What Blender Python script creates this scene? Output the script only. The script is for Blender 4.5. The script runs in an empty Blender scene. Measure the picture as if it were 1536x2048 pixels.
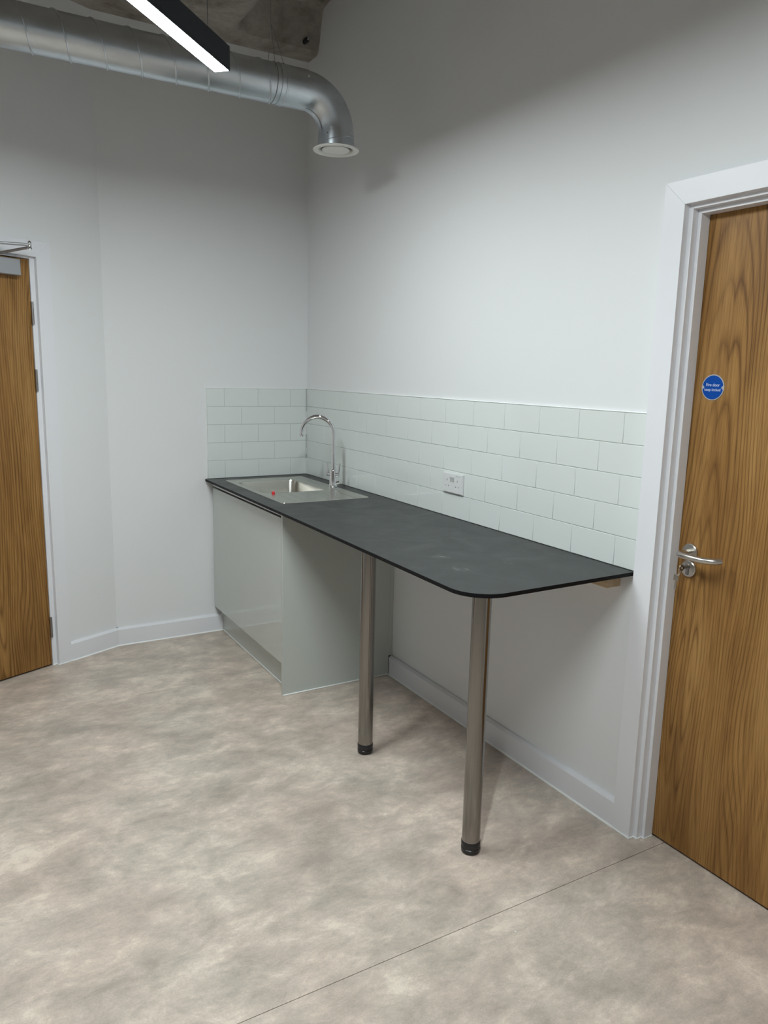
import bpy, bmesh, math, random
from mathutils import Vector, Matrix
random.seed(4)
C = bpy.context.scene.collection
scene = bpy.context.scene

# ------------------------------------------------------------------ camera
F_PX, YAW, PITCH, ROLL = 1521.81, 0.53245, -0.18170, 0.02260
CAM = Vector((-1.92102, -4.19655, 1.52077))
fw = Vector((math.sin(YAW)*math.cos(PITCH), math.cos(YAW)*math.cos(PITCH), math.sin(PITCH)))
rt = Vector((math.cos(YAW), -math.sin(YAW), 0.0)); up = rt.cross(fw)
r2 = rt*math.cos(ROLL)+up*math.sin(ROLL); u2 = -rt*math.sin(ROLL)+up*math.cos(ROLL)
cam = bpy.data.cameras.new('camera'); cam.sensor_fit = 'HORIZONTAL'; cam.sensor_width = 36.0
cam.lens = 36.0*F_PX/1536.0; cam.clip_start = 0.02; cam.clip_end = 50
co = bpy.data.objects.new('camera', cam); C.objects.link(co)
co.matrix_world = Matrix(((r2.x, u2.x, -fw.x, CAM.x), (r2.y, u2.y, -fw.y, CAM.y), (r2.z, u2.z, -fw.z, CAM.z), (0, 0, 0, 1)))
scene.camera = co

# ------------------------------------------------------------------ world, exposure, lamp strength
w = bpy.data.worlds.new('world'); scene.world = w; w.use_nodes = True
w.node_tree.nodes['Background'].inputs[0].default_value = (0, 0, 0, 1)
w.node_tree.nodes['Background'].inputs[1].default_value = 0.0
vs = scene.view_settings
vs.view_transform = 'Standard'; vs.look = 'None'; vs.exposure = 0.0; vs.gamma = 1.0; vs.use_curve_mapping = False
LAMP_STRENGTH = 170.0
LAMP_COLOR = (0.910, 0.99, 1.0, 1)

# ------------------------------------------------------------------ materials
def new_mat(name, col=(0.8, 0.8, 0.8), rough=0.5, metal=0.0, coat=0.0, spec=0.5):
    m = bpy.data.materials.new(name); m.use_nodes = True
    b = m.node_tree.nodes['Principled BSDF']
    b.inputs['Base Color'].default_value = (*col, 1); b.inputs['Roughness'].default_value = rough
    b.inputs['Metallic'].default_value = metal; b.inputs['Coat Weight'].default_value = coat
    b.inputs['Coat Roughness'].default_value = 0.04; b.inputs['Specular IOR Level'].default_value = spec
    return m
def N(m, t, **kw):
    n = m.node_tree.nodes.new(t)
    for k, v in kw.items(): setattr(n, k, v)
    return n
def L(m, a, b): m.node_tree.links.new(a, b)
def bsdf(m): return m.node_tree.nodes['Principled BSDF']
def coords(m, scale=(1, 1, 1), rot=(0, 0, 0)):
    tc = N(m, 'ShaderNodeTexCoord'); mp = N(m, 'ShaderNodeMapping')
    mp.inputs['Scale'].default_value = scale; mp.inputs['Rotation'].default_value = rot
    L(m, tc.outputs['Object'], mp.inputs['Vector']); return mp.outputs['Vector']
def noise(m, vec, scale, detail=4, rough=0.55, dist=0.0):
    n = N(m, 'ShaderNodeTexNoise'); n.inputs['Scale'].default_value = scale; n.inputs['Detail'].default_value = detail
    n.inputs['Roughness'].default_value = rough; n.inputs['Distortion'].default_value = dist
    L(m, vec, n.inputs['Vector']); return n.outputs['Fac']
def ramp(m, fac, stops):
    r = N(m, 'ShaderNodeValToRGB'); e = r.color_ramp.elements
    while len(e) < len(stops): e.new(0.5)
    for el, (p, c) in zip(e, stops): el.position = p; el.color = (*c, 1) if len(c) == 3 else c
    L(m, fac, r.inputs['Fac']); return r.outputs['Color']
def mix(m, fac, a, b, mode='MIX'):
    n = N(m, 'ShaderNodeMix', data_type='RGBA', blend_type=mode)
    for s, v in ((n.inputs[0], fac), (n.inputs[6], a), (n.inputs[7], b)):
        if hasattr(v, 'is_output') or isinstance(v, bpy.types.NodeSocket): L(m, v, s)
        elif isinstance(v, (int, float)): s.default_value = v
        else: s.default_value = (*v, 1)
    return n.outputs[2]
def math_n(m, op, a, b=None, c=None):
    n = N(m, 'ShaderNodeMath', operation=op)
    for i, v in enumerate((a, b, c)):
        if v is None: continue
        if isinstance(v, bpy.types.NodeSocket): L(m, v, n.inputs[i])
        else: n.inputs[i].default_value = v
    return n.outputs[0]
def bump(m, h, strength=0.1, dist=0.002):
    b = N(m, 'ShaderNodeBump'); b.inputs['Strength'].default_value = strength; b.inputs['Distance'].default_value = dist
    L(m, h, b.inputs['Height']); L(m, b.outputs['Normal'], bsdf(m).inputs['Normal'])

def mat_wall():
    m = new_mat('white_wall_paint', (0.80, 0.81, 0.82), 0.55, spec=0.35)
    v = coords(m); bump(m, noise(m, v, 160, 3), 0.06, 0.001)
    return m
def mat_floor():
    m = new_mat('stone_effect_vinyl', (0.5, 0.45, 0.4), 0.42, spec=0.35)
    v = coords(m, (1.0, 1.45, 1))
    a = noise(m, v, 2.6, 9, 0.66, 0.35)
    b = noise(m, v, 7.5, 8, 0.70, 0.35)
    c = noise(m, coords(m, (1, 2.0, 1)), 30, 6, 0.72, 0.3)
    f = math_n(m, 'ADD', math_n(m, 'MULTIPLY', a, 0.42), math_n(m, 'ADD', math_n(m, 'MULTIPLY', b, 0.42), math_n(m, 'MULTIPLY', c, 0.16)))
    col = ramp(m, f, [(0.40, (0.41, 0.354, 0.306)), (0.47, (0.515, 0.443, 0.382)), (0.53, (0.62, 0.532, 0.458)), (0.60, (0.79, 0.688, 0.588))])
    tint = ramp(m, noise(m, coords(m, (1, 1, 1), (0, 0, 1.0)), 2.1, 4), [(0.40, (0.99, 1.0, 0.995)), (0.60, (1.015, 0.985, 0.975))])
    col = mix(m, 1.0, col, tint, 'MULTIPLY')
    fine = ramp(m, noise(m, v, 170, 2), [(0.35, (0.93, 0.93, 0.93)), (0.65, (1.05, 1.05, 1.05))])
    col = mix(m, 1.0, col, fine, 'MULTIPLY')
    # plaster-dust flecks left by the fitters
    vo = N(m, 'ShaderNodeTexVoronoi'); vo.inputs['Scale'].default_value = 3.1; L(m, coords(m), vo.inputs['Vector'])
    fleck = math_n(m, 'LESS_THAN', vo.outputs['Distance'], 0.010)
    col = mix(m, math_n(m, 'MULTIPLY', fleck, 0.7), col, (0.85, 0.83, 0.80))
    L(m, col, bsdf(m).inputs['Base Color'])
    L(m, ramp(m, b, [(0.3, (0.36,)*3), (0.7, (0.50,)*3)]), bsdf(m).inputs['Roughness'])
    bump(m, c, 0.06, 0.001); return m
def mat_oak(name, seed):
    m = new_mat(name, (0.3, 0.17, 0.07), 0.45, spec=0.3)
    tc = N(m, 'ShaderNodeTexCoord'); sp = N(m, 'ShaderNodeSeparateXYZ'); L(m, tc.outputs['Object'], sp.inputs[0])
    x, z = sp.outputs['X'], sp.outputs['Z']
    def stretched(k):
        mp = N(m, 'ShaderNodeMapping'); mp.inputs['Scale'].default_value = (1.0, 1.0, k); mp.inputs['Location'].default_value = (seed, seed*2, seed*3)
        L(m, tc.outputs['Object'], mp.inputs['Vector']); return mp.outputs['Vector']
    v1, v2, v3 = stretched(0.16), stretched(0.05), stretched(0.016)
    warp = math_n(m, 'SUBTRACT', noise(m, v1, 3.6, 2, 0.5), 0.5)
    warp2 = math_n(m, 'SUBTRACT', noise(m, v2, 34.0, 3, 0.6), 0.5)
    # crown-cut veneer: folded leaves, long elliptical ring section gives the cathedral figure
    xf = math_n(m, 'ADD', x, math_n(m, 'ADD', math_n(m, 'MULTIPLY', warp, 0.24), 0.05+seed*0.13))
    cx = math_n(m, 'SUBTRACT', math_n(m, 'PINGPONG', xf, 0.16), 0.02)
    zz = math_n(m, 'MULTIPLY', math_n(m, 'SUBTRACT', z, 0.45+0.2*seed), 0.062)
    r = math_n(m, 'SQRT', math_n(m, 'ADD', math_n(m, 'MULTIPLY', cx, cx), math_n(m, 'MULTIPLY', zz, zz)))
    r = math_n(m, 'ADD', r, math_n(m, 'MULTIPLY', warp2, 0.0045))
    ring = math_n(m, 'FRACT', math_n(m, 'MULTIPLY', r, 92.0))
    ringc = ramp(m, ring, [(0.0, (0.36, 0.30, 0.24)), (0.14, (0.74, 0.70, 0.64)), (0.34, (1.02,)*3), (0.80, (0.97, 0.96, 0.94)), (1.0, (0.52, 0.46, 0.40))])
    amount = ramp(m, noise(m, v1, 7.0, 3, 0.6), [(0.32, (0.25,)*3), (0.62, (0.95,)*3)])
    base = ramp(m, noise(m, v1, 10.0, 4, 0.6), [(0.30, (0.250, 0.122, 0.034)), (0.52, (0.345, 0.183, 0.056)), (0.74, (0.430, 0.245, 0.085))])
    col = mix(m, amount, base, ringc, 'MULTIPLY')
    pore = noise(m, v3, 300, 2, 0.6)
    col = mix(m, 0.55, col, ramp(m, pore, [(0.38, (0.52, 0.46, 0.40)), (0.50, (1, 1, 1))]), 'MULTIPLY')
    col = mix(m, 0.55, col, ramp(m, noise(m, v2, 48, 3, 0.6), [(0.30, (0.66, 0.60, 0.53)), (0.58, (1.06, 1.05, 1.03))]), 'MULTIPLY')
    L(m, col, bsdf(m).inputs['Base Color']); bump(m, pore, 0.06, 0.0006); return m
def mat_concrete():
    m = new_mat('raw_concrete', (0.2, 0.18, 0.16), 0.85, spec=0.2)
    v = coords(m); a = noise(m, v, 3.5, 7, 0.65, 0.6); b = noise(m, v, 40, 4)
    col = ramp(m, a, [(0.30, (0.17, 0.145, 0.125)), (0.48, (0.35, 0.315, 0.28)), (0.68, (0.48, 0.44, 0.40))])
    col = mix(m, 0.5, col, ramp(m, b, [(0.3, (0.75,)*3), (0.6, (1.05,)*3)]), 'MULTIPLY')
    L(m, col, bsdf(m).inputs['Base Color']); bump(m, b, 0.4, 0.004); return m
def mat_worktop():
    m = new_mat('black_compact_laminate', (0.03, 0.032, 0.032), 0.38, spec=0.38)
    v = coords(m); a = noise(m, v, 5.5, 6, 0.6, 0.8)
    col = ramp(m, a, [(0.35, (0.019, 0.0215, 0.0215)), (0.68, (0.034, 0.0375, 0.037))])
    tc = N(m, 'ShaderNodeTexCoord')
    brk = noise(m, coords(m, (1, 0.6, 1)), 42, 4, 0.65)
    tot = None
    for (sx, sy, rad) in ((-0.459, -2.11, 0.040), (-0.485, -2.275, 0.050), (-0.30, -2.276, 0.022), (-0.40, -1.65, 0.05), (-0.22, -1.9, 0.045)):
        d = N(m, 'ShaderNodeVectorMath', operation='DISTANCE'); L(m, tc.outputs['Object'], d.inputs[0]); d.inputs[1].default_value = (sx, sy, 0.903)
        k = math_n(m, 'MAXIMUM', math_n(m, 'SUBTRACT', 1.0, math_n(m, 'DIVIDE', d.outputs['Value'], rad)), 0.0)
        if sy > -2.0: k = math_n(m, 'MULTIPLY', k, 0.35)
        tot = k if tot is None else math_n(m, 'ADD', tot, k)
    sm = math_n(m, 'MULTIPLY', tot, math_n(m, 'MULTIPLY', math_n(m, 'MAXIMUM', math_n(m, 'SUBTRACT', brk, 0.46), 0.0), 3.2))
    col = mix(m, math_n(m, 'MINIMUM', sm, 0.55), col, (0.30, 0.30, 0.29))   # plaster-dust smudges
    L(m, col, bsdf(m).inputs['Base Color'])
    L(m, ramp(m, a, [(0.3, (0.32,)*3), (0.7, (0.46,)*3)]), bsdf(m).inputs['Roughness'])
    return m
def mat_brushed(name, col, rough, scale=(1, 1, 0.02)):
    m = new_mat(name, col, rough, 1.0)
    v = coords(m, scale); n = noise(m, v, 420, 2)
    L(m, ramp(m, n, [(0.3, (rough*0.75,)*3), (0.7, (rough*1.25,)*3)]), bsdf(m).inputs['Roughness'])
    return m
def mat_zinc():
    m = new_mat('galvanised_steel', (0.55, 0.60, 0.65), 0.33, 1.0)
    v = coords(m, (0.6, 1, 1)); n = noise(m, v, 14, 3, 0.5)
    L(m, ramp(m, n, [(0.35, (0.58, 0.63, 0.675)), (0.65, (0.66, 0.71, 0.755))]), bsdf(m).inputs['Base Color'])
    L(m, ramp(m, n, [(0.3, (0.30,)*3), (0.7, (0.36,)*3)]), bsdf(m).inputs['Roughness']); return m
def mat_emit():
    m = bpy.data.materials.new('lit_diffuser'); m.use_nodes = True; nt = m.node_tree; nt.nodes.clear()
    e = nt.nodes.new('ShaderNodeEmission'); o = nt.nodes.new('ShaderNodeOutputMaterial')
    e.inputs['Color'].default_value = LAMP_COLOR; e.inputs['Strength'].default_value = LAMP_STRENGTH
    nt.links.new(e.outputs[0], o.inputs[0]); return m
def mat_timber():
    m = new_mat('pale_sawn_timber', (0.6, 0.44, 0.27), 0.65)
    v = coords(m, (1, 0.05, 1)); L(m, ramp(m, noise(m, v, 70, 3), [(0.3, (0.50, 0.36, 0.21)), (0.7, (0.66, 0.50, 0.32))]), bsdf(m).inputs['Base Color']); return m

M = dict(
    wall=mat_wall(), floor=mat_floor(), concrete=mat_concrete(), oak1=mat_oak('oak_veneer', 0.6), oak2=mat_oak('oak_veneer_b', 2.1),
    trim=new_mat('white_satin_paint', (0.81, 0.815, 0.85), 0.30, spec=0.45),
    sealant=new_mat('white_sealant', (0.90, 0.92, 0.91), 0.35),
    tile=new_mat('white_glazed_tile', (0.745, 0.785, 0.765), 0.07, spec=0.5),
    grout=new_mat('pale_grout', (0.54, 0.57, 0.55), 0.8),
    worktop=mat_worktop(), edge=new_mat('black_laminate_edge', (0.004, 0.004, 0.005), 0.6, spec=0.2),
    gloss=new_mat('gloss_grey_front', (0.53, 0.56, 0.53), 0.02, spec=1.0),
    panel=new_mat('grey_melamine', (0.53, 0.56, 0.53), 0.38),
    carcass=new_mat('carcass_board', (0.5, 0.5, 0.48), 0.6),
    plinth=new_mat('grey_plinth', (0.53, 0.56, 0.53), 0.22),
    rail=new_mat('aluminium_rail', (0.55, 0.55, 0.54), 0.35, 0.5),
    steel=new_mat('brushed_steel', (0.27, 0.258, 0.242), 0.15, 1.0),
    sink=new_mat('satin_steel_sink', (0.56, 0.545, 0.50), 0.27, 1.0),
    satin=new_mat('satin_steel_handle', (0.60, 0.575, 0.535), 0.28, 1.0),
    hinge=new_mat('dull_steel_hinge', (0.30, 0.28, 0.27), 0.4, 1.0),
    chrome=new_mat('chrome', (0.82, 0.83, 0.85), 0.06, 1.0),
    silver=new_mat('silver_painted_metal', (0.42, 0.43, 0.45), 0.42, 0.6),
    zinc=mat_zinc(), 
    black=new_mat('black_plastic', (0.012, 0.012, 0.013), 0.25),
    screed=new_mat('grey_screed', (0.30, 0.29, 0.27), 0.9),
    housing=new_mat('dark_navy_housing', (0.016, 0.022, 0.030), 0.5),
    lamp=mat_emit(), white_pl=new_mat('white_plastic', (0.74, 0.75, 0.75), 0.28),
    rocker=new_mat('rocker_plastic', (0.56, 0.57, 0.56), 0.3),
    grey_pl=new_mat('grey_plastic', (0.40, 0.42, 0.42), 0.4), valve=new_mat('white_valve', (0.74, 0.74, 0.70), 0.4),
    wire=new_mat('steel_wire', (0.28, 0.28, 0.28), 0.4, 0.8),
    red=new_mat('red_plastic', (0.62, 0.012, 0.02), 0.35), blue=new_mat('blue_sign_print', (0.002, 0.062, 0.34), 0.6, spec=0.15),
    signring=new_mat('sign_aluminium', (0.58, 0.60, 0.62), 0.4, 0.7), text=new_mat('sign_lettering', (0.52, 0.60, 0.75), 0.5),
    timber=mat_timber(), brass=new_mat('nickel_key', (0.42, 0.39, 0.34), 0.3, 1.0),
)

# ------------------------------------------------------------------ geometry helpers
class MB:
    def __init__(s): s.v = []; s.f = []
    def add(s, vs, fs):
        o = len(s.v); s.v += [tuple(p) for p in vs]; s.f += [tuple(i+o for i in f) for f in fs]; return s
    def box(s, x0, x1, y0, y1, z0, z1):
        x0, x1 = sorted((x0, x1)); y0, y1 = sorted((y0, y1)); z0, z1 = sorted((z0, z1))
        return s.add([(x0, y0, z0), (x1, y0, z0), (x1, y1, z0), (x0, y1, z0), (x0, y0, z1), (x1, y0, z1), (x1, y1, z1), (x0, y1, z1)],
                     [(0, 3, 2, 1), (4, 5, 6, 7), (0, 1, 5, 4), (1, 2, 6, 5), (2, 3, 7, 6), (3, 0, 4, 7)])
    def loft(s, loops, cap0=True, cap1=True, closed=True):
        n = len(loops[0]); o = len(s.v)
        for lp in loops: s.v += [tuple(p) for p in lp]
        for k in range(len(loops)-1):
            for i in range(n if closed else n-1):
                j = (i+1) % n; s.f.append((o+k*n+i, o+k*n+j, o+(k+1)*n+j, o+(k+1)*n+i))
        if cap0: s.f.append(tuple(o+i for i in range(n))[::-1])
        if cap1: s.f.append(tuple(o+(len(loops)-1)*n+i for i in range(n)))
        return s
    def tube(s, pts, r, n=16, caps=True):
        pts = [Vector(p) for p in pts]; rs = r if isinstance(r, (list, tuple)) else [r]*len(pts)
        loops = []; ref = None
        for i, p in enumerate(pts):
            t = (pts[min(i+1, len(pts)-1)]-pts[max(i-1, 0)]).normalized()
            if ref is None:
                ref = Vector((0, 0, 1)) if abs(t.z) < 0.9 else Vector((1, 0, 0))
            a = (ref - t*ref.dot(t)).normalized(); b = t.cross(a); ref = a
            loops.append([p+(a*math.cos(q*2*math.pi/n)+b*math.sin(q*2*math.pi/n))*rs[i] for q in range(n)])
        return s.loft(loops, caps, caps)
    def lathe(s, prof, origin=(0, 0, 0), axis='z', n=40, cap0=False, cap1=False):
        loops = []
        for (r, h) in prof:
            lp = []
            for q in range(n):
                c, d = r*math.cos(2*math.pi*q/n), r*math.sin(2*math.pi*q/n)
                p = {'z': (c, d, h), 'x': (h, c, d), 'y': (d, h, c)}[axis]
                lp.append((p[0]+origin[0], p[1]+origin[1], p[2]+origin[2]))
            loops.append(lp)
        return s.loft(loops, cap0, cap1)
def rrect(x0, x1, y0, y1, r, z, n=6):
    out = []
    for cx, cy, a0 in ((x1-r, y1-r, 0), (x0+r, y1-r, 90), (x0+r, y0+r, 180), (x1-r, y0+r, 270)):
        for k in range(n+1):
            a = math.radians(a0+90*k/n); out.append((cx+r*math.cos(a), cy+r*math.sin(a), z))
    return out
def mesh(name, mb, mat, bevel=0.0, segs=2, smooth=False):
    me = bpy.data.meshes.new(name); me.from_pydata(mb.v, [], mb.f)
    bm = bmesh.new(); bm.from_mesh(me); bmesh.ops.recalc_face_normals(bm, faces=bm.faces)
    if bevel:
        es = [e for e in bm.edges if len(e.link_faces) == 2 and e.calc_face_angle(0) > 0.6]
        res = bmesh.ops.bevel(bm, geom=es, offset=bevel, segments=segs, affect='EDGES', profile=0.5, clamp_overlap=True)
        if not smooth:
            for f in res['faces']: f.smooth = True
    bm.to_mesh(me); bm.free()
    for mm in (mat if isinstance(mat, (list, tuple)) else [mat]): me.materials.append(M[mm])
    if smooth:
        me.polygons.foreach_set('use_smooth', [True]*len(me.polygons)); me.set_sharp_from_angle(angle=math.radians(40))
    me.update(); return me
def obj(name, data, parent=None, label=None):
    o = bpy.data.objects.new(name, data); C.objects.link(o)
    if parent is not None: o.parent = parent
    if label: o['label'] = label
    return o
def part(name, mb, mat, parent, bevel=0.0, smooth=False, label=None, segs=2, kind=None):
    o = obj(name, mesh(name, mb, mat, bevel, segs, smooth), parent, label)
    if kind: o['kind'] = kind
    return o
def tag(o, label, cat, kind=None, group=None):
    o['label'] = label; o['category'] = cat
    if kind: o['kind'] = kind
    if group: o['group'] = group
    return o
def thing(name, label, cat, loc=(0, 0, 0), rz=0.0, kind=None, group=None):
    o = bpy.data.objects.new(name, None); o.empty_display_size = 0.1; C.objects.link(o); o.location = loc; o.rotation_euler = (0, 0, rz)
    return tag(o, label, cat, kind, group)
def shift(mb, d):
    mb.v = [(p[0]-d[0], p[1]-d[1], p[2]-d[2]) for p in mb.v]; return mb

# ------------------------------------------------------------------ room shell
WX, WY = 0.005, 0.006            # plaster faces of the right and back walls
X_SIDE, Y_FRONT = -4.5, -6.2
KX = -1.142                      # kink between back wall and the angled left wall
ANG = math.atan2(0.416, 0.909); CA, SA = math.cos(ANG), math.sin(ANG)
HC = 3.2                         # concrete soffit
WH = 3.5
# floor: screed with 2 m wide vinyl sheets laid side by side
fl = tag(obj('floor', mesh('floor', MB().box(-4.65, 0.2, -6.35, 0.2, -0.08, -0.0025), 'screed')), 'mottled grey beige stone effect vinyl floor', 'floor', 'structure')
seams = [0.15, -0.722, -2.702, -4.70, -6.3]
for a, b in zip(seams[:-1], seams[1:]):
    part('vinyl_sheet', MB().box(-4.62, 0.17, b+0.0011, a-0.0011, -0.0024, 0.0), 'floor', fl)
# right wall with door opening
D1_OUT = -2.557
oy0, oy1, oz = -2.612, -3.56, 2.03
wr = tag(obj('wall_right', mesh('wall_right', MB().box(WX, 0.15, oy0, 0.13, 0, WH).box(WX, 0.15, Y_FRONT-0.1, oy1, 0, WH).box(WX, 0.15, oy1, oy0, oz, WH), 'wall')),
         'white painted wall behind the worktop with the oak door', 'wall', 'structure')
wb = tag(obj('wall_back', mesh('wall_back', MB().box(KX-0.02, WX, WY, 0.13, 0, WH), 'wall')), 'white painted end wall behind the sink', 'wall', 'structure')
# angled left wall: local x = -u (u runs away from the kink), local y into the wall
LEN = 3.80
lo0, lo1 = -0.345, -1.275
wl = obj('wall_left', mesh('wall_left', MB().box(-LEN, lo1, 0, 0.12, 0, WH).box(lo0, 0.0, 0, 0.12, 0, WH).box(lo1, lo0, 0, 0.12, 2.045, WH), 'wall'))
wl.location = (KX, WY, 0); wl.rotation_euler = (0, 0, ANG); tag(wl, 'white painted wall angled off the end wall', 'wall', 'structure')
ws = tag(obj('wall_side', mesh('wall_side', MB().box(X_SIDE-0.12, X_SIDE, Y_FRONT-0.1, -1.45, 0, WH), 'wall')), 'white painted side wall out of frame', 'wall', 'structure')
wf = tag(obj('wall_front', mesh('wall_front', MB().box(X_SIDE, WX, Y_FRONT-0.12, Y_FRONT, 0, WH), 'wall')), 'white painted wall behind the camera', 'wall', 'structure')

# waffle-slab ceiling
XC = [(-0.50, 0.35), (-1.75, -0.90), (-3.0, -2.15), (-4.25, -3.40), (-5.5, -4.65), (-6.75, -5.9)]
YC = [(-0.95, -0.100), (-2.2, -1.35), (-3.45, -2.60), (-4.7, -3.85), (-5.95, -5.10), (-7.2, -6.35), (-8.45, -7.6)]
def ceil_z(x, y):
    for a, b in XC:
        for c, d in YC:
            if a <= x <= b and c <= y <= d:
                r = 0.14; hx, hy = (b-a)/2, (d-c)/2
                qx, qy = abs(x-(a+b)/2)-(hx-r), abs(y-(c+d)/2)-(hy-r)
                sd = r-(math.hypot(max(qx, 0), max(qy, 0))+min(max(qx, qy), 0))
                if sd <= 0: return HC
                if sd < 0.028: return HC+0.020*sd/0.028
                t = min((sd-0.028)/0.06, 1.0)
                return HC+0.020+0.185*(1-(1-t)**1.8)+min(max(sd-0.088, 0)*0.12, 0.03)
    return HC
def axis_vals(lo, hi, fine_lo):
    out = []; x = lo
    while x < hi-1e-6:
        out.append(x); x += 0.016 if x > fine_lo else 0.06
    out.append(hi); return out
xs = axis_vals(-4.60, 0.10, -1.3); ys = axis_vals(-6.30, 0.10, -1.1)
cb = MB(); cb.v = [(x, y, ceil_z(x, y)) for y in ys for x in xs]; nx = len(xs)
cb.f = [(j*nx+i, j*nx+i+1, (j+1)*nx+i+1, (j+1)*nx+i) for j in range(len(ys)-1) for i in range(nx-1)]
cm = bpy.data.meshes.new('ceiling'); 
nb = MB(); nb.v = cb.v; nb.f = cb.f; nb.box(-4.62, 0.15, -6.32, 0.13, 3.50, 3.60)
cm.from_pydata(nb.v, [], nb.f); cm.materials.append(M['concrete'])
cm.polygons.foreach_set('use_smooth', [True]*len(cm.polygons)); cm.set_sharp_from_angle(angle=math.radians(35)); cm.update()
ce = tag(obj('ceiling', cm), 'dark raw concrete waffle slab ceiling', 'ceiling', 'structure')
part('anchor_hole_shade', MB().lathe([(0.0135, 0), (0.0135, 0.03)], (-0.080, -0.155, 3.243), 'y', 16, True, True), 'black', ce)  # black cylinder stands in for the shade inside an open anchor hole
part('anchor_stub', MB().lathe([(0.006, 0), (0.006, 0.02)], (-0.073, -0.166, 3.249), 'y', 12, True, True), 'grey_pl', ce)

# ------------------------------------------------------------------ splashback tiles (parts of their walls)
P, Q, G = 0.2015, 0.1015, 0.0022
Z0 = 0.9034
tcache = {}
def tile(parent, along, u0, u1, row):
    w_ = round(abs(u1-u0)-0.0013, 4); h = Q-G; key = (along, w_)
    if key not in tcache:
        mb = MB()
        if along == 'y': mb.box(-0.007, 0, -w_/2, w_/2, -h/2, h/2)
        else: mb.box(-w_/2, w_/2, -0.008, 0, -h/2, h/2)
        tcache[key] = mesh('wall_tile', mb, 'tile', 0.0009, 1)
    o = obj('wall_tile', tcache[key], parent); c = (u0+u1)/2; z = Z0+(row+0.5)*Q
    j = lambda: random.uniform(-0.0022, 0.0022)
    if along == 'y': o.location = (WX, c, z); o.rotation_euler = (0, j(), j())
    else: o.location = (c, WY, z); o.rotation_euler = (j(), 0, j())
YEND, XEND = -2.5565, -0.612
for row in range(5):
    first = 2.4556 if row % 2 == 0 else 2.3548
    edges = [0.002]; e = first
    js = []
    while e > 0.01: js.append(e); e -= P
    edges += sorted(js) + [2.5565]
    for a, b in zip(edges[:-1], edges[1:]):
        if b-a > 0.006: tile(wr, 'y', -b, -a, row)
    bx = [-0.612, -0.5113, -0.3098, -0.1083, -0.0062] if row % 2 == 0 else [-0.612, -0.4105, -0.2090, -0.0062]
    for a, b in zip(bx[:-1], bx[1:]): tile(wb, 'x', a, b, row)
part('grout_bed', MB().box(WX-0.005, WX+0.001, YEND, 0.0, Z0+0.0002, Z0+5*Q-0.0008), 'grout', wr)
part('grout_bed', MB().box(XEND, -0.0062, WY-0.006, WY+0.001, Z0+0.0002, Z0+5*Q-0.0008), 'grout', wb)
part('tile_sealant', MB().box(WX-0.008, WX, YEND, -0.002, Z0+5*Q-0.0005, Z0+5*Q+0.004), 'sealant', wr, 0.002)
part('tile_sealant', MB().box(XEND-0.003, -0.002, WY-0.008, WY, Z0+5*Q-0.0005, Z0+5*Q+0.003), 'sealant', wb, 0.0015)
part('tile_sealant', MB().box(XEND-0.004, XEND-0.0005, WY-0.008, WY, Z0+0.0002, Z0+5*Q), 'sealant', wb, 0.0015)
# the internal corner joint is open in places and filled with sealant in others
for z0, z1 in ((Z0+0.0006, 0.995), (1.020, 1.060), (1.140, 1.280)):
    part('corner_sealant', MB().box(-0.0056, -0.0020, -0.0026, 0.004, z0, z1), 'sealant', wb)

# ------------------------------------------------------------------ skirting boards
def skirt_profile(h=0.1, t=0.020):   # (depth from wall, z)
    return [(0, 0), (t, 0), (t, h-0.010), (t-0.011, h), (0, h)]
def skirting(name, p0, p1, normal, label, bead=True, h=0.1):
    p0, p1, n = Vector(p0), Vector(p1), Vector(normal)
    pr = skirt_profile(h)
    a = [p0+n*d+Vector((0, 0, z)) for d, z in pr]; b = [p1+n*d+Vector((0, 0, z)) for d, z in pr]
    o = tag(obj(name, mesh(name, MB().loft([a, b]), 'trim')), label, 'skirting', 'structure')
    s = [(0.018, 0), (0.0255, 0), (0.0225, 0.0035), (0.018, 0.0065)]
    a = [p0+n*d+Vector((0, 0, z)) for d, z in s]; b = [p1+n*d+Vector((0, 0, z)) for d, z in s]
    part('sealant_bead', MB().loft([a, b]), 'sealant', o, label='thin bright white sealant line')
    return o
skirting('baseboard_right', (WX, -1.044, 0), (WX, D1_OUT, 0), (-1, 0, 0), 'white skirting board below the breakfast bar')
skirting('baseboard_back', (-0.545, WY, 0), (KX-0.004, WY, 0), (0, -1, 0), 'white skirting board beside the sink unit')
nl = Vector((SA, -CA, 0)); k0 = Vector((KX, WY, 0)); al = Vector((-CA, -SA, 0))
skirting('baseboard_left', k0-al*0.0045, k0+al*0.293, nl, 'short white skirting board on the angled wall', h=0.1)

# ------------------------------------------------------------------ door 1 (right wall): local x = -y, local y = +x
d1 = thing('door_1', 'oak veneer door with lever handle and blue sign in white frame', 'door', (0, D1_OUT, 0), -math.pi/2, 'structure')
OP = 0.088; LW = 0.838                      # lining inner face, leaf width
RIGHT = OP+LW+0.006                          # opposite lining inner face
def mitred(parent, xo, xi, zo, zi, y0, y1, xr_i, mat='trim', name='architrave'):
    xr_o = xr_i+(xi-xo)
    a = MB().loft([[(xo, y, 0), (xi, y, 0), (xi, y, zi), (xo, y, zo)] for y in (y0, y1)])
    part(name, a, mat, parent, 0.0008)
    b = MB().loft([[(xr_i, y, 0), (xr_o, y, 0), (xr_o, y, zo), (xr_i, y, zi)] for y in (y0, y1)])
    part(name, b, mat, parent, 0.0008)
    c = MB().loft([[(xo, y, zo), (xi, y, zi), (xr_i, y, zi), (xr_o, y, zo)] for y in (y0, y1)])
    part(name, c, mat, parent, 0.0008)
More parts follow.
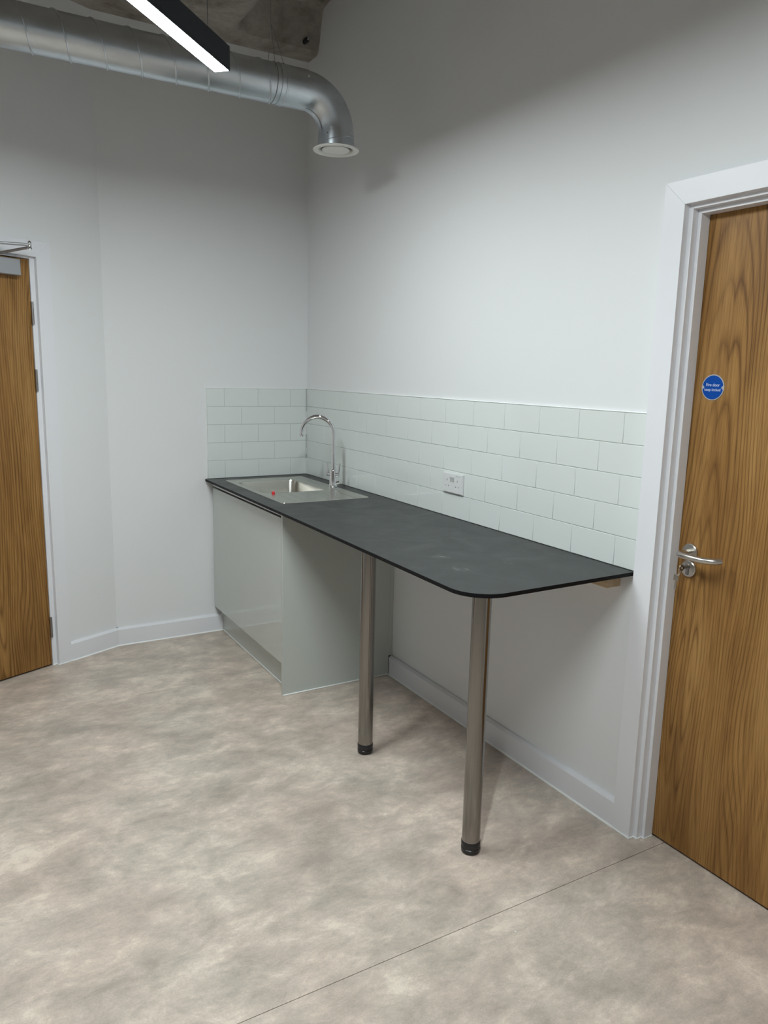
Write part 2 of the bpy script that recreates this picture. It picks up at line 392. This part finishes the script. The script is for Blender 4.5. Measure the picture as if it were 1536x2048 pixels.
mitred(d1, 0.0, 0.074, 2.084, 2.015, -0.018, WX, RIGHT+0.014)
def frame3(parent, xa, xb, za, zb, y0, y1, xra, xrb, name):
    # two uprights between xa..xb / xra..xrb and a head za..zb
    part(name, MB().box(xa, xb, y0, y1, 0, zb), 'trim', parent, 0.0012)
    part(name, MB().box(xra, xrb, y0, y1, 0, zb), 'trim', parent, 0.0012)
    part(name, MB().box(xb, xra, y0, y1, za, zb), 'trim', parent, 0.0012)
frame3(d1, OP-0.030, OP, 2.003, 2.028, 0.004, 0.145, RIGHT, RIGHT+0.026, 'door_lining')
frame3(d1, OP, OP+0.012, 1.991, 2.003, 0.026, 0.065, RIGHT-0.012, RIGHT, 'door_stop')
lf = part('door_leaf', MB().box(OP+0.003, RIGHT-0.003, 0.0665, 0.1105, 0.009, 1.9995), 'oak1', d1, 0.001)
part('sealant_bead', MB().box(0.0, 0.077, -0.022, -0.016, 0, 0.005).box(0.074, 0.091, 0.0, 0.006, 0, 0.005).box(OP-0.001, OP+0.013, 0.022, 0.028, 0, 0.005).box(OP+0.010, OP+0.0145, 0.026, 0.066, 0, 0.005).box(OP-0.001, OP+0.004, 0.004, 0.026, 0, 0.005).box(0.072, 0.077, -0.02, 0.004, 0, 0.005), 'sealant', d1, 0.0015)
# lever handle
hx, hz = 0.143, 0.995
hd = part('lever_handle', MB().tube([(hx, 0.064, hz), (hx, 0.030, hz), (hx, 0.018, hz-0.0005), (hx+0.003, 0.0095, hz-0.001), (hx+0.012, 0.006, hz-0.001), (hx+0.05, 0.004, hz-0.002), (hx+0.085, 0.006, hz-0.002), (hx+0.108, 0.014, hz-0.001), (hx+0.122, 0.024, hz), (hx+0.128, 0.036, hz+0.001)], 0.0095, 20), 'satin', d1, smooth=True, label='brushed steel curved lever')
part('rose', MB().lathe([(0, 0.0575), (0.024, 0.0575), (0.0265, 0.060), (0.0265, 0.0665), (0, 0.0665)], (hx, 0, hz), 'y', 40), 'satin', hd, smooth=True)
es = part('lock_escutcheon', MB().lathe([(0, 0.0575), (0.024, 0.0575), (0.0265, 0.060), (0.0265, 0.0665), (0, 0.0665)], (hx, 0, hz-0.053), 'y', 40), 'satin', d1, smooth=True)
cyl = MB().lathe([(0, 0.0545), (0.0085, 0.0545), (0.0085, 0.058), (0, 0.058)], (hx, 0, hz-0.046), 'y', 24).box(hx-0.005, hx+0.005, 0.0548, 0.058, hz-0.072, hz-0.05)
part('lock_cylinder', cyl, 'hinge', es, 0.0006)
# sign: blue disc in silver ring with fixing tabs
sx, sz = 0.164, 1.498
sg = part('sign_disc', MB().lathe([(0, 0.0648), (0.0375, 0.0648), (0.0380, 0.0654), (0.0380, 0.0668), (0, 0.0668)], (sx, 0, sz), 'y', 56), 'signring', d1, smooth=True, label='round blue sign with pale ring reading Fire door keep locked')
def blue_disc():
    lp = []; R = 0.0348; n = 120
    for i in range(n):
        a = 2*math.pi*i/n; r = R
        dd = min(abs((a+math.pi) % (2*math.pi)-math.pi), abs(a-math.pi))
        if dd < 0.16: r = R-0.0062*math.sqrt(max(0, 1-(dd/0.16)**2))
        lp.append((sx+r*math.cos(a), 0, sz+r*math.sin(a)))
    return MB().loft([[(p[0], y, p[2]) for p in lp] for y in (0.0642, 0.0652)])
part('sign_face', blue_disc(), 'blue', sg)
def text_part(body, size, loc, parent, name):
    cu = bpy.data.curves.new(name, 'FONT'); cu.body = body; cu.size = size; cu.align_x = 'CENTER'; cu.extrude = 0.0002; cu.offset = 0.00012
    t = bpy.data.objects.new(name, cu); C.objects.link(t)
    dg = bpy.context.evaluated_depsgraph_get(); me = bpy.data.meshes.new_from_object(t.evaluated_get(dg))
    bpy.data.objects.remove(t); me.materials.clear(); me.materials.append(M['text'])
    o = obj(name, me, parent); o.rotation_euler = (math.pi/2, 0, 0); o.location = loc; return o
text_part('Fire door', 0.0122, (sx, 0.0640, sz+0.0035), sg, 'lettering')
text_part('keep locked', 0.0112, (sx, 0.0640, sz-0.0105), sg, 'lettering')
# keys hanging in the lock
ky = thing('key_bunch', 'small nickel keys on a ring hanging from the door lock', 'keys', (0.02, -2.695, 0.93))
kz, kx, kyy = 0.949, 0.032, -2.703
kb = shift(MB().box(kx, 0.056, kyy-0.0012, kyy+0.0012, kz-0.004, kz+0.004), ky.location)
part('inserted_key', kb, 'brass', ky)
part('key_bow', shift(MB().lathe([(0.0035, -0.0012), (0.0105, -0.0012), (0.0105, 0.0012), (0.0035, 0.0012), (0.0035, -0.0012)], (kx-0.006, kyy, kz), 'y', 24), ky.location), 'brass', ky)
part('key_ring', shift(MB().tube([(kx-0.012+0.012*math.cos(a), kyy+0.006*math.cos(a)+0.002, kz-0.012+0.012*math.sin(a)) for a in [2*math.pi*i/24 for i in range(25)]], 0.0011, 8), ky.location), 'chrome', ky, smooth=True)
hk = MB().box(kx-0.022, kx-0.020, kyy-0.004, kyy+0.014, kz-0.040, kz-0.020).box(kx-0.022, kx-0.0202, kyy+0.001, kyy+0.009, kz-0.069, kz-0.040)
part('hanging_key', shift(hk, ky.location), 'brass', ky, 0.0008)

# ------------------------------------------------------------------ door 2 (angled wall): local x = -u, y into wall
d2 = thing('door_2', 'oak veneer door with steel hinges and closer on the angled wall', 'door', (KX, WY, 0), ANG, 'structure')
A_O, A_I, L_I, LF = -0.292, -0.363, -0.386, -0.389
R_I = LF-0.838-0.003
def mirror_mitre():
    y0, y1 = -0.021, 0.0; zo, zi = 2.088, 2.014; w_ = A_O-A_I; ro, ri = R_I+(L_I-A_I)-w_, R_I+(L_I-A_I)
    part('architrave', MB().loft([[(A_O, y, 0), (A_I, y, 0), (A_I, y, zi), (A_O, y, zo)] for y in (y0, y1)]), 'trim', d2, 0.0008)
    part('architrave', MB().loft([[(ro, y, 0), (ri, y, 0), (ri, y, zi), (ro, y, zo)] for y in (y0, y1)]), 'trim', d2, 0.0008)
    part('architrave', MB().loft([[(A_O, y, zo), (A_I, y, zi), (ri, y, zi), (ro, y, zo)] for y in (y0, y1)]), 'trim', d2, 0.0008)
mirror_mitre()
frame3(d2, R_I-0.026, R_I, 2.0045, 2.04, 0.0, 0.11, L_I, L_I+0.036, 'door_lining')
frame3(d2, R_I, R_I+0.012, 1.99, 2.0045, 0.052, 0.09, L_I-0.012, L_I, 'door_stop')
part('door_leaf', MB().box(R_I+0.003, LF, 0.002, 0.046, 0.009, 2.0015), 'oak2', d2, 0.001)
part('sealant_bead', MB().box(A_I-0.003, A_O+0.001, -0.026, -0.019, 0, 0.005).box(A_I-0.005, A_I, -0.022, 0.0, 0, 0.005).box(L_I, A_I, -0.004, 0.002, 0, 0.005), 'sealant', d2, 0.0015)
for zc_ in (1.758, 1.445, 0.207):
    h = part('hinge', MB().lathe([(0, -0.052), (0.0065, -0.052), (0.0065, 0.052), (0, 0.052)], (-0.3875, -0.0055, zc_), 'z', 16), 'hinge', d2, smooth=True)
    part('hinge_plate', MB().box(-0.389, -0.386, -0.004, 0.03, zc_-0.05, zc_+0.05), 'hinge', h)
    part('knuckle_joint', MB().lathe([(0.0068, -0.0012), (0.0068, 0.0012)], (-0.3875, -0.0055, zc_+0.017), 'z', 16, True, True).lathe([(0.0068, -0.0012), (0.0068, 0.0012)], (-0.3875, -0.0055, zc_-0.017), 'z', 16, True, True), 'hinge', h)
cl = part('door_closer', MB().box(-0.690, -0.452, -0.040, 0.002, 1.920, 1.992), 'silver', d2, 0.003, label='silver grey overhead closer body')
EJ = (-0.463, -0.140)
part('closer_arm', MB().tube([(EJ[0], EJ[1], 2.035), (-0.575, -0.018, 1.998)], 0.0062, 12), 'hinge', cl, smooth=True)
part('closer_arm', MB().tube([(EJ[0], EJ[1], 2.046), (-0.700, -0.012, 2.042)], 0.0062, 12), 'silver', cl, smooth=True)
part('arm_joint', MB().lathe([(0, 2.026), (0.011, 2.026), (0.011, 2.030), (0.009, 2.033), (0.009, 2.048), (0.0095, 2.050), (0.0085, 2.058), (0.004, 2.063), (0, 2.063)], (EJ[0], EJ[1], 0), 'z', 20), 'chrome', cl, smooth=True)
part('arm_bracket', MB().box(-0.72, -0.68, -0.026, -0.0205, 2.024, 2.060).box(-0.712, -0.688, -0.03, -0.008, 2.030, 2.036), 'silver', cl, 0.001)
part('closer_spindle', MB().lathe([(0.008, 1.990), (0.008, 2.004)], (-0.575, -0.018, 0), 'z', 16, True, True), 'hinge', cl, smooth=True)

# ------------------------------------------------------------------ base cabinet
HT = 0.903; TH = 0.0125; UB = HT-TH           # worktop top, thickness, underside
cab = thing('base_cabinet', 'grey handleless sink base cabinet under the black worktop', 'cabinet', (-0.3, -0.52, 0))
O = cab.location
def cpart(name, mb, mat, bevel=0.0012, **k): return part(name, shift(mb, O), mat, cab, bevel, **k)
FX = -0.591
cpart('carcass', MB().box(-0.572, -0.57+0.02, -1.02, -0.014, 0.15, 0.84).box(-0.572, -0.02, -0.032, -0.014, 0.15, 0.888).box(-0.55, -0.02, -1.02, -0.032, 0.15, 0.168).box(-0.572, -0.02, -1.0215, -1.006, 0.15, 0.888), 'carcass')
for y0, y1 in ((-0.517, -0.013), (-1.0205, -0.5182)):
    cpart('door', MB().box(FX, FX+0.018, y0, y1, 0.152, 0.854), 'gloss', 0.0006)
cpart('grip_rail', MB().box(FX-0.002, FX+0.016, -1.021, -0.013, 0.864, UB-0.0008).box(FX+0.045, FX+0.055, -1.021, -0.013, 0.842, 0.888), 'rail', 0.0015, label='aluminium finger grip channel')
cpart('end_panel', MB().box(-0.5955, -0.0165, -1.042, -1.0225, 0.001, UB-0.0008).box(-0.0165, WX-0.0005, -1.042, -1.0225, 0.101, UB-0.0008), 'panel', 0.001)
cpart('plinth', MB().box(-0.543, -0.527, -1.0215, -0.006, 0.001, 0.148), 'plinth', 0.001)
cpart('sealant_bead', MB().box(-0.548, -0.542, -1.022, -0.006, 0.0004, 0.006).box(-0.597, -0.02, -1.0475, -1.041, 0.0004, 0.006).box(-0.5475, -0.5425, -0.013, -0.003, 0.0004, 0.148), 'sealant', 0.002)

# ------------------------------------------------------------------ worktop with legs
wt = thing('worktop', 'thin black laminate worktop with rounded corner and two steel legs', 'worktop', (-0.35, -1.28, 0))
OW = wt.location
def worktop_outline():
    pts = [(0.003, 0.003), (-0.628, 0.003), (-0.640, -1.4)]
    xe, ye, R = -0.655, -2.556, 0.115
    for k in range(13):
        a = math.pi+math.pi/2*k/12; pts.append((xe+R+R*math.cos(a), ye+R+R*math.sin(a)))
    return pts + [(0.003, -2.550)]
bm = bmesh.new()
def loop_edges(pts, z):
    vs_ = [bm.verts.new((x, y, z)) for x, y in pts]
    return [bm.edges.new((vs_[i], vs_[(i+1) % len(vs_)])) for i in range(len(vs_))]
ed = loop_edges(worktop_outline(), HT) + loop_edges([p[:2] for p in rrect(-0.530, -0.157, -0.652, -0.175, 0.05, 0)], HT)
bmesh.ops.triangle_fill(bm, use_beauty=True, edges=ed)
# drop faces that fell inside the bowl cut-out
inside = [f for f in bm.faces if -0.529 < f.calc_center_median().x < -0.158 and -0.651 < f.calc_center_median().y < -0.176]
def in_hole(f):
    return all(-0.5305 <= v.co.x <= -0.1565 and -0.6525 <= v.co.y <= -0.1745 for v in f.verts)
bmesh.ops.delete(bm, geom=[f for f in inside if in_hole(f)], context='FACES')
top_faces = list(bm.faces)
ret = bmesh.ops.extrude_face_region(bm, geom=top_faces)
for v in ret['geom']:
    if isinstance(v, bmesh.types.BMVert): v.co.z -= TH
bmesh.ops.recalc_face_normals(bm, faces=bm.faces)
me = bpy.data.meshes.new('worktop_board'); bm.to_mesh(me); bm.free()
me.materials.append(M['worktop']); me.materials.append(M['edge'])
for p_ in me.polygons: p_.material_index = 0 if p_.normal.z > 0.5 else 1
ob = obj('board', me, wt); ob.location = (-OW.x, -OW.y, 0)
# square timber bearer along the wall
part('support_batten', shift(MB().box(-0.060, WX-0.0005, -2.488, -1.10, 0.838, UB-0.0006), OW), 'timber', wt, 0.003, label='pale timber batten under the worktop')
for lx, ly in ((-0.512, -1.697), (-0.525, -2.428)):
    lg = part('leg', shift(MB().lathe([(0, UB-0.0006), (0.0295, UB-0.0006), (0.0295, 0.036), (0, 0.036)], (lx, ly, 0), 'z', 48), OW), 'steel', wt, smooth=True, label='brushed steel tube leg')
    part('foot', shift(MB().lathe([(0, 0.0006), (0.027, 0.0006), (0.0305, 0.004), (0.031, 0.016), (0.0285, 0.018), (0.0285, 0.022), (0.0312, 0.0235), (0.0312, 0.040), (0.0297, 0.042), (0.029, 0.03)], (lx, ly, 0), 'z', 48), OW), 'black', lg, smooth=True, label='black plastic foot')
    part('fixing_plate', shift(MB().lathe([(0, UB-0.0005), (0.042, UB-0.0005), (0.042, UB-0.005), (0, UB-0.005)], (lx, ly, 0), 'z', 40), OW), 'steel', lg, smooth=True)

# ------------------------------------------------------------------ inset sink
sk = thing('inset_sink', 'stainless steel inset sink with bowl and ridged drainer', 'sink', (-0.31, -0.51, HT))
OS = sk.location
x0, x1, y0, y1 = -0.546, -0.080, -0.928, -0.100
BX0, BX1, BY0, BY1 = -0.520, -0.166, -0.635, -0.195
def inset(d, z, r): return rrect(x0+d, x1-d, y0+d, y1-d, r, z)
deck = MB().loft([inset(0, HT+0.0003, 0.014), inset(0.002, HT+0.0030, 0.0125), inset(0.007, HT+0.0036, 0.010), inset(0.012, HT+0.0018, 0.008)], False, False)
part('rim', shift(deck, OS), 'sink', sk, smooth=True)
bm = bmesh.new()
def vloop(pts):
    vs_ = [bm.verts.new(p) for p in pts]
    return [bm.edges.new((vs_[i], vs_[(i+1) % len(vs_)])) for i in range(len(vs_))]
bl = rrect(BX0, BX1, BY0, BY1, 0.045, HT+0.0018, 8)
bmesh.ops.triangle_fill(bm, use_beauty=True, edges=vloop(inset(0.012, HT+0.0018, 0.008))+vloop(bl))
bad = [f for f in bm.faces if all(BX0-1e-4 <= v.co.x <= BX1+1e-4 and BY0-1e-4 <= v.co.y <= BY1+1e-4 for v in f.verts)]
bmesh.ops.delete(bm, geom=bad, context='FACES')
for f in bm.faces:
    if f.normal.z < 0: f.normal_flip()
me = bpy.data.meshes.new('deck'); bm.to_mesh(me); bm.free(); me.materials.append(M['sink'])
dk = obj('deck', me, sk); dk.location = (-OS.x, -OS.y, -OS.z)
def bowl_loop(d, z, r): return rrect(BX0+d, BX1-d, BY0+d, BY1-d, r, z, 8)
bowl = MB().loft([bowl_loop(0, HT+0.0018, 0.045), bowl_loop(0.003, HT+0.0005, 0.043), bowl_loop(0.006, HT-0.006, 0.041), bowl_loop(0.012, HT-0.12, 0.040), bowl_loop(0.018, HT-0.14, 0.038), bowl_loop(0.035, HT-0.15, 0.03)], False, True)
part('bowl', shift(bowl, OS), 'sink', sk, smooth=True)
for gx in (-0.465, -0.405, -0.345, -0.285, -0.225):
    rid = MB().loft([[(gx-0.005, y, HT+0.0018), (gx-0.002, y, HT+0.0018+h), (gx+0.002, y, HT+0.0018+h), (gx+0.005, y, HT+0.0018)] for y, h in ((-0.675, 0.0002), (-0.69, 0.0018), (-0.875, 0.0018), (-0.892, 0.0002))])
    part('drainer_ridge', shift(rid, OS), 'sink', sk, smooth=True)
ledge = MB().loft([rrect(-0.158, -0.096, -0.90, -0.115, 0.012, HT+0.0017), rrect(-0.155, -0.099, -0.897, -0.118, 0.010, HT+0.0034)], False, True)
part('tap_ledge', shift(ledge, OS), 'sink', sk, 0, True)
part('waste', shift(MB().lathe([(0.043, HT-0.1495), (0.040, HT-0.1475), (0.030, HT-0.1505), (0, HT-0.1505)], (-0.337, -0.415, 0), 'z', 32), OS), 'chrome', sk, smooth=True)
# little red cap left on the bowl edge
rc = thing('red_cap', 'tiny red plastic cap left on the sink bowl edge', 'cap', (-0.478, -0.643, HT+0.0018))
part('cap_body', MB().lathe([(0, 0), (0.0075, 0), (0.0075, 0.009), (0.006, 0.012), (0, 0.012)], n=20), 'red', rc, smooth=True)
part('cap_flange', MB().lathe([(0, 0), (0.0092, 0), (0.0092, 0.0022), (0, 0.0022)], n=20), 'red', rc, smooth=True)

# ------------------------------------------------------------------ mixer tap
TX, TY, TZ = -0.127, -0.615, HT+0.0034
tp = thing('mixer_tap', 'chrome swan neck mixer tap with two levers on the sink', 'tap', (TX, TY, TZ))
part('tap_base', MB().lathe([(0, 0), (0.025, 0), (0.025, 0.004), (0.021, 0.006), (0.021, 0.052), (0.019, 0.056), (0.019, 0.095), (0.0165, 0.100), (0.0135, 0.104), (0, 0.104)], n=36), 'chrome', tp, smooth=True)
dx, dy, RA, zc = -0.80, 0.60, 0.086, 0.292
pts = [(0, 0, 0.10), (0, 0, 0.2), (0, 0, zc)]
for k in range(1, 26):
    a = math.pi*k/24*0.985 if k <= 24 else math.pi
    h = RA-RA*math.cos(math.pi*min(k, 24)/24); v = RA*math.sin(math.pi*min(k, 24)/24)
    pts.append((dx*h, dy*h, zc+v-(0.012 if k == 25 else 0)))
sp_ = part('spout', MB().tube(pts, [0.0125]+[0.0115]*(len(pts)-1), 20), 'chrome', tp, smooth=True)
tip = pts[-1]
part('aerator', MB().lathe([(0, -0.010), (0.0095, -0.010), (0.0105, -0.008), (0.0122, 0.0), (0.0122, 0.006)], (tip[0], tip[1], tip[2]), 'z', 20), 'chrome', sp_, smooth=True)
for s in (-1, 1):
    lx, ly = 0.55*s, -0.835*s
    lv = part('tap_lever', MB().tube([(lx*0.015, ly*0.015, 0.076), (lx*0.036, ly*0.036, 0.076)], 0.0115, 16), 'chrome', tp, smooth=True)
    part('lever_blade', MB().tube([(lx*0.031, ly*0.031, 0.070), (lx*0.034, ly*0.034, 0.100), (lx*0.040, ly*0.040, 0.137)], [0.0072, 0.0062, 0.0050], 12), 'chrome', lv, smooth=True)
part('side_knob', MB().tube([(0.01, -0.012, 0.030), (0.026, -0.026, 0.036)], [0.012, 0.009], 14), 'chrome', tp, smooth=True)

# ------------------------------------------------------------------ twin socket
so = thing('twin_socket', 'white double switched socket on the tiled splashback', 'socket', (-0.0025, -1.533, 1.0535))
HOLES = []
for cy in (0.037, -0.037):
    HOLES.append((cy-0.0030, cy+0.0030, 0.0075, 0.0165))
    for e in (0.0108, -0.0108): HOLES.append((cy+e-0.0036, cy+e+0.0036, -0.0155, -0.0105))
def face_plate():
    mb = MB(); xf, i, dp = -0.0105, 0.0035, 0.0090
    ring = lambda x, a: [(x, -0.073+a, -0.043+a*0.9), (x, 0.073-a, -0.043+a*0.9), (x, 0.073-a, 0.043-a*0.6), (x, -0.073+a, 0.043-a*0.6)]
    mb.loft([ring(0.0, 0.0), ring(-0.005, 0.0), ring(xf, i)], True, False)
    ys_ = sorted({-0.073+i, 0.073-i} | {h[0] for h in HOLES} | {h[1] for h in HOLES})
    zs_ = sorted({-0.043+i*0.9, 0.043-i*0.6} | {h[2] for h in HOLES} | {h[3] for h in HOLES})
    for a, b in zip(ys_[:-1], ys_[1:]):
        for c, d in zip(zs_[:-1], zs_[1:]):
            m_ = ((a+b)/2, (c+d)/2)
            if any(h[0] < m_[0] < h[1] and h[2] < m_[1] < h[3] for h in HOLES): continue
            mb.add([(xf, a, c), (xf, a, d), (xf, b, d), (xf, b, c)], [(0, 1, 2, 3)])
    for a, b, c, d in HOLES:   # sides of each pin hole
        q = [(a, c), (b, c), (b, d), (a, d)]
        mb.add([(xf, y, z) for y, z in q]+[(xf+dp, y, z) for y, z in q], [(k, (k+1) % 4, (k+1) % 4+4, k+4) for k in range(4)])
    return mb
part('face_plate', face_plate(), 'white_pl', so)
FXs = -0.0105
for yy in (0.0085, -0.0085):
    rk = MB().loft([[(FXs+0.001, yy-0.006, -0.002+0.008), (FXs+0.001, yy+0.006, 0.006), (FXs-0.0008, yy+0.006, 0.006), (FXs-0.0008, yy-0.006, 0.006)],
                    [(FXs+0.001, yy-0.006, 0.028), (FXs+0.001, yy+0.006, 0.028), (FXs-0.0048, yy+0.006, 0.028), (FXs-0.0048, yy-0.006, 0.028)]])
    part('rocker_switch', rk, 'rocker', so, 0.0006)
for a, b, c, d in HOLES:
    part('pin_shutter', MB().box(FXs+0.0075, FXs+0.0090, a-0.0004, b+0.0004, c-0.0004, d+0.0004), 'grey_pl', so)
for cy in (-0.032, -0.050):
    part('screw_cap', MB().box(FXs-0.0003, FXs+0.002, cy-0.004, cy+0.004, 0.0325, 0.0355), 'grey_pl', so)

# ------------------------------------------------------------------ ventilation duct
DY, DZ, DR = -1.073, 2.660, 0.075
dt = thing('ventilation_duct', 'galvanised spiral ventilation duct with elbow and white outlet valve', 'duct', (-1.9, DY, DZ))
OD = dt.location
def dpart(name, mb, mat, **k): return part(name, shift(mb, OD), mat, dt, smooth=True, **k)
X_L = -3.44
s1 = dpart('spiral_section', MB().lathe([(DR, X_L), (DR, -0.632)], (0, DY, DZ), 'x', 64), 'zinc')
hel = []; pitch = 0.1255
n_t = int((-0.632-X_L)/pitch*36)
for i in range(n_t):
    x = -0.632-i*pitch/36; a = -2*math.pi*i/36
    hel.append((x, DY+(DR+0.0006)*math.cos(a), DZ+(DR+0.0006)*math.sin(a)))
part('spiral_seam', shift(MB().tube(hel, 0.0036, 8), OD), 'zinc', s1, smooth=True)
dpart('end_section', MB().lathe([(DR+0.0015, -0.634), (DR+0.0015, -0.507), (DR-0.002, -0.507)], (0, DY, DZ), 'x', 64), 'zinc')
dpart('joint_band', MB().lathe([(DR+0.0005, -0.636), (DR+0.0032, -0.635), (DR+0.0032, -0.6315), (DR+0.0005, -0.6305)], (0, DY, DZ), 'x', 64), 'zinc')
dpart('stiffening_bead', MB().lathe([(DR+0.001, -0.617), (DR+0.004, -0.6145), (DR+0.004, -0.609), (DR+0.001, -0.6065)], (0, DY, DZ), 'x', 64), 'zinc')
BR = 0.150; bc = (-0.510, DZ-BR); loops = []
for k in range(0, 25):
    a = math.pi/2*(1-k/24); c = Vector((bc[0]+BR*math.cos(a), DY, bc[1]+BR*math.sin(a))); t = Vector((math.cos(a), 0, math.sin(a))); b = Vector((0, 1, 0))
    loops.append([c+(t*math.cos(q*2*math.pi/64)+b*math.sin(q*2*math.pi/64))*(DR-0.0005) for q in range(64)])
dpart('elbow', MB().loft(loops, False, False), 'zinc')
# raised flange seam along the inner curve of the elbow
dpart('elbow_seam', MB().tube([(bc[0]+(BR-DR-0.001)*math.cos(math.pi/2*(1-k/20)), DY-0.012, bc[1]+(BR-DR-0.001)*math.sin(math.pi/2*(1-k/20))) for k in range(21)], 0.003, 8), 'zinc')
OX = bc[0]+BR
col = dpart('outlet_collar', MB().lathe([(DR-0.003, 2.518), (DR+0.0018, 2.518), (DR+0.0018, 2.452)], (OX, DY, 0), 'z', 64), 'zinc')
part('collar_seam', shift(MB().tube([(OX+(DR+0.002)*math.cos(a), DY+(DR+0.002)*math.sin(a), 2.474+0.034*(a+2.6)/2.4) for a in [-2.6+2.4*i/30 for i in range(31)]], 0.0015, 6), OD), 'zinc', col, smooth=True)
for ang, z in ((-2.52, 2.500), (-0.95, 2.512), (-0.95, 2.478)):
    c = Vector((OX+(DR+0.002)*math.cos(ang), DY+(DR+0.002)*math.sin(ang), z)); d = Vector((math.cos(ang), math.sin(ang), 0))
    part('screw', shift(MB().tube([c-d*0.001, c+d*0.0022], [0.0042, 0.003], 10), OD), 'chrome', col, smooth=True)
c = Vector((-0.520, DY-0.070, DZ+0.030)); part('screw', shift(MB().tube([c, c+Vector((0, -0.0045, 0.0018))], [0.0042, 0.003], 10), OD), 'chrome', dt, smooth=True)
va = dpart('outlet_valve', MB().lathe([(DR-0.004, 2.456), (0.088, 2.456), (0.0965, 2.4535), (0.0985, 2.450), (0.0965, 2.447), (0.087, 2.4450), (0.077, 2.4475), (0.071, 2.455), (0.069, 2.468)], (OX, DY, 0), 'z', 56), 'valve', label='white round air valve')
part('valve_disc', shift(MB().lathe([(0.046, 2.466), (0.058, 2.4535), (0.0595, 2.4510), (0.057, 2.4480), (0.035, 2.4462), (0, 2.4455)], (OX, DY, 0), 'z', 48), OD), 'valve', va, smooth=True)
part('valve_stem', shift(MB().lathe([(0.0, 2.4665), (0.010, 2.4665), (0.010, 2.51), (0, 2.51)], (OX, DY, 0), 'z', 16), OD), 'zinc', va, smooth=True)
# suspension wires: Y-loop round the duct
hw = -0.655
for pts_ in ([(hw, DY, HC-0.002), (hw, DY, 2.875)], [(hw, DY, 2.875), (hw-0.008, DY-0.066, DZ+0.040)], [(hw, DY, 2.875), (hw+0.010, DY+0.066, DZ+0.040)], [(hw+0.004, DY, 2.872), (hw+0.022, DY-0.02, 2.80), (hw+0.038, DY-0.04, DZ+0.065)]):
    dpart('hanger_wire', MB().tube(pts_, 0.0012, 6), 'wire')
dpart('wire_band', MB().lathe([(DR+0.0008, hw-0.0015), (DR+0.0024, hw), (DR+0.0008, hw+0.0015)], (0, DY, DZ), 'x', 48), 'wire')

# ------------------------------------------------------------------ linear pendant lights (45 degrees across the room)
ZL = 2.530
def pendant(end, length, label, suffix=''):
    w_, h_ = 0.060, 0.078
    t = thing('linear_pendant_light'+suffix, label, 'light', (end[0], end[1], ZL), math.radians(225))
    hs = MB().loft([[(x, y, z) for (y, z) in ((-w_/2, 0), (-w_/2+0.003, 0), (-w_/2+0.003, 0.006), (w_/2-0.003, 0.006), (w_/2-0.003, 0), (w_/2, 0), (w_/2, h_), (-w_/2, h_))] for x in (0.002, length-0.002)])
    part('housing', hs, 'housing', t)
    for x in (0.0, length-0.002): part('end_cap', MB().box(x, x+0.002, -w_/2-0.0002, w_/2+0.0002, -0.0002, h_+0.0002), 'housing', t)
    part('diffuser'+suffix, MB().box(0.004, length-0.004, -w_/2+0.0035, w_/2-0.0035, 0.0008, 0.0058), 'lamp', t)
    for x in (0.10, length/2, length-0.10):
        g = part('wire_gripper', MB().lathe([(0, h_), (0.006, h_), (0.005, h_+0.014), (0.0015, h_+0.018)], (x, 0, 0), 'z', 12), 'housing', t, smooth=True)
        wx, wy = end[0]-x*math.sqrt(0.5), end[1]-x*math.sqrt(0.5)
        part('suspension_wire', MB().tube([(x, 0, h_+0.015), (x, 0, ceil_z(wx, wy)-ZL-0.001)], 0.0011, 6), 'wire', t, smooth=True)
    return t
pendant((-0.981, -1.430), 1.2, 'lit linear pendant light in dark housing, hung before the duct')
pendant((-1.110, -3.010), 1.2, 'lit linear pendant light hung above the floor before the right door', '_offscreen')
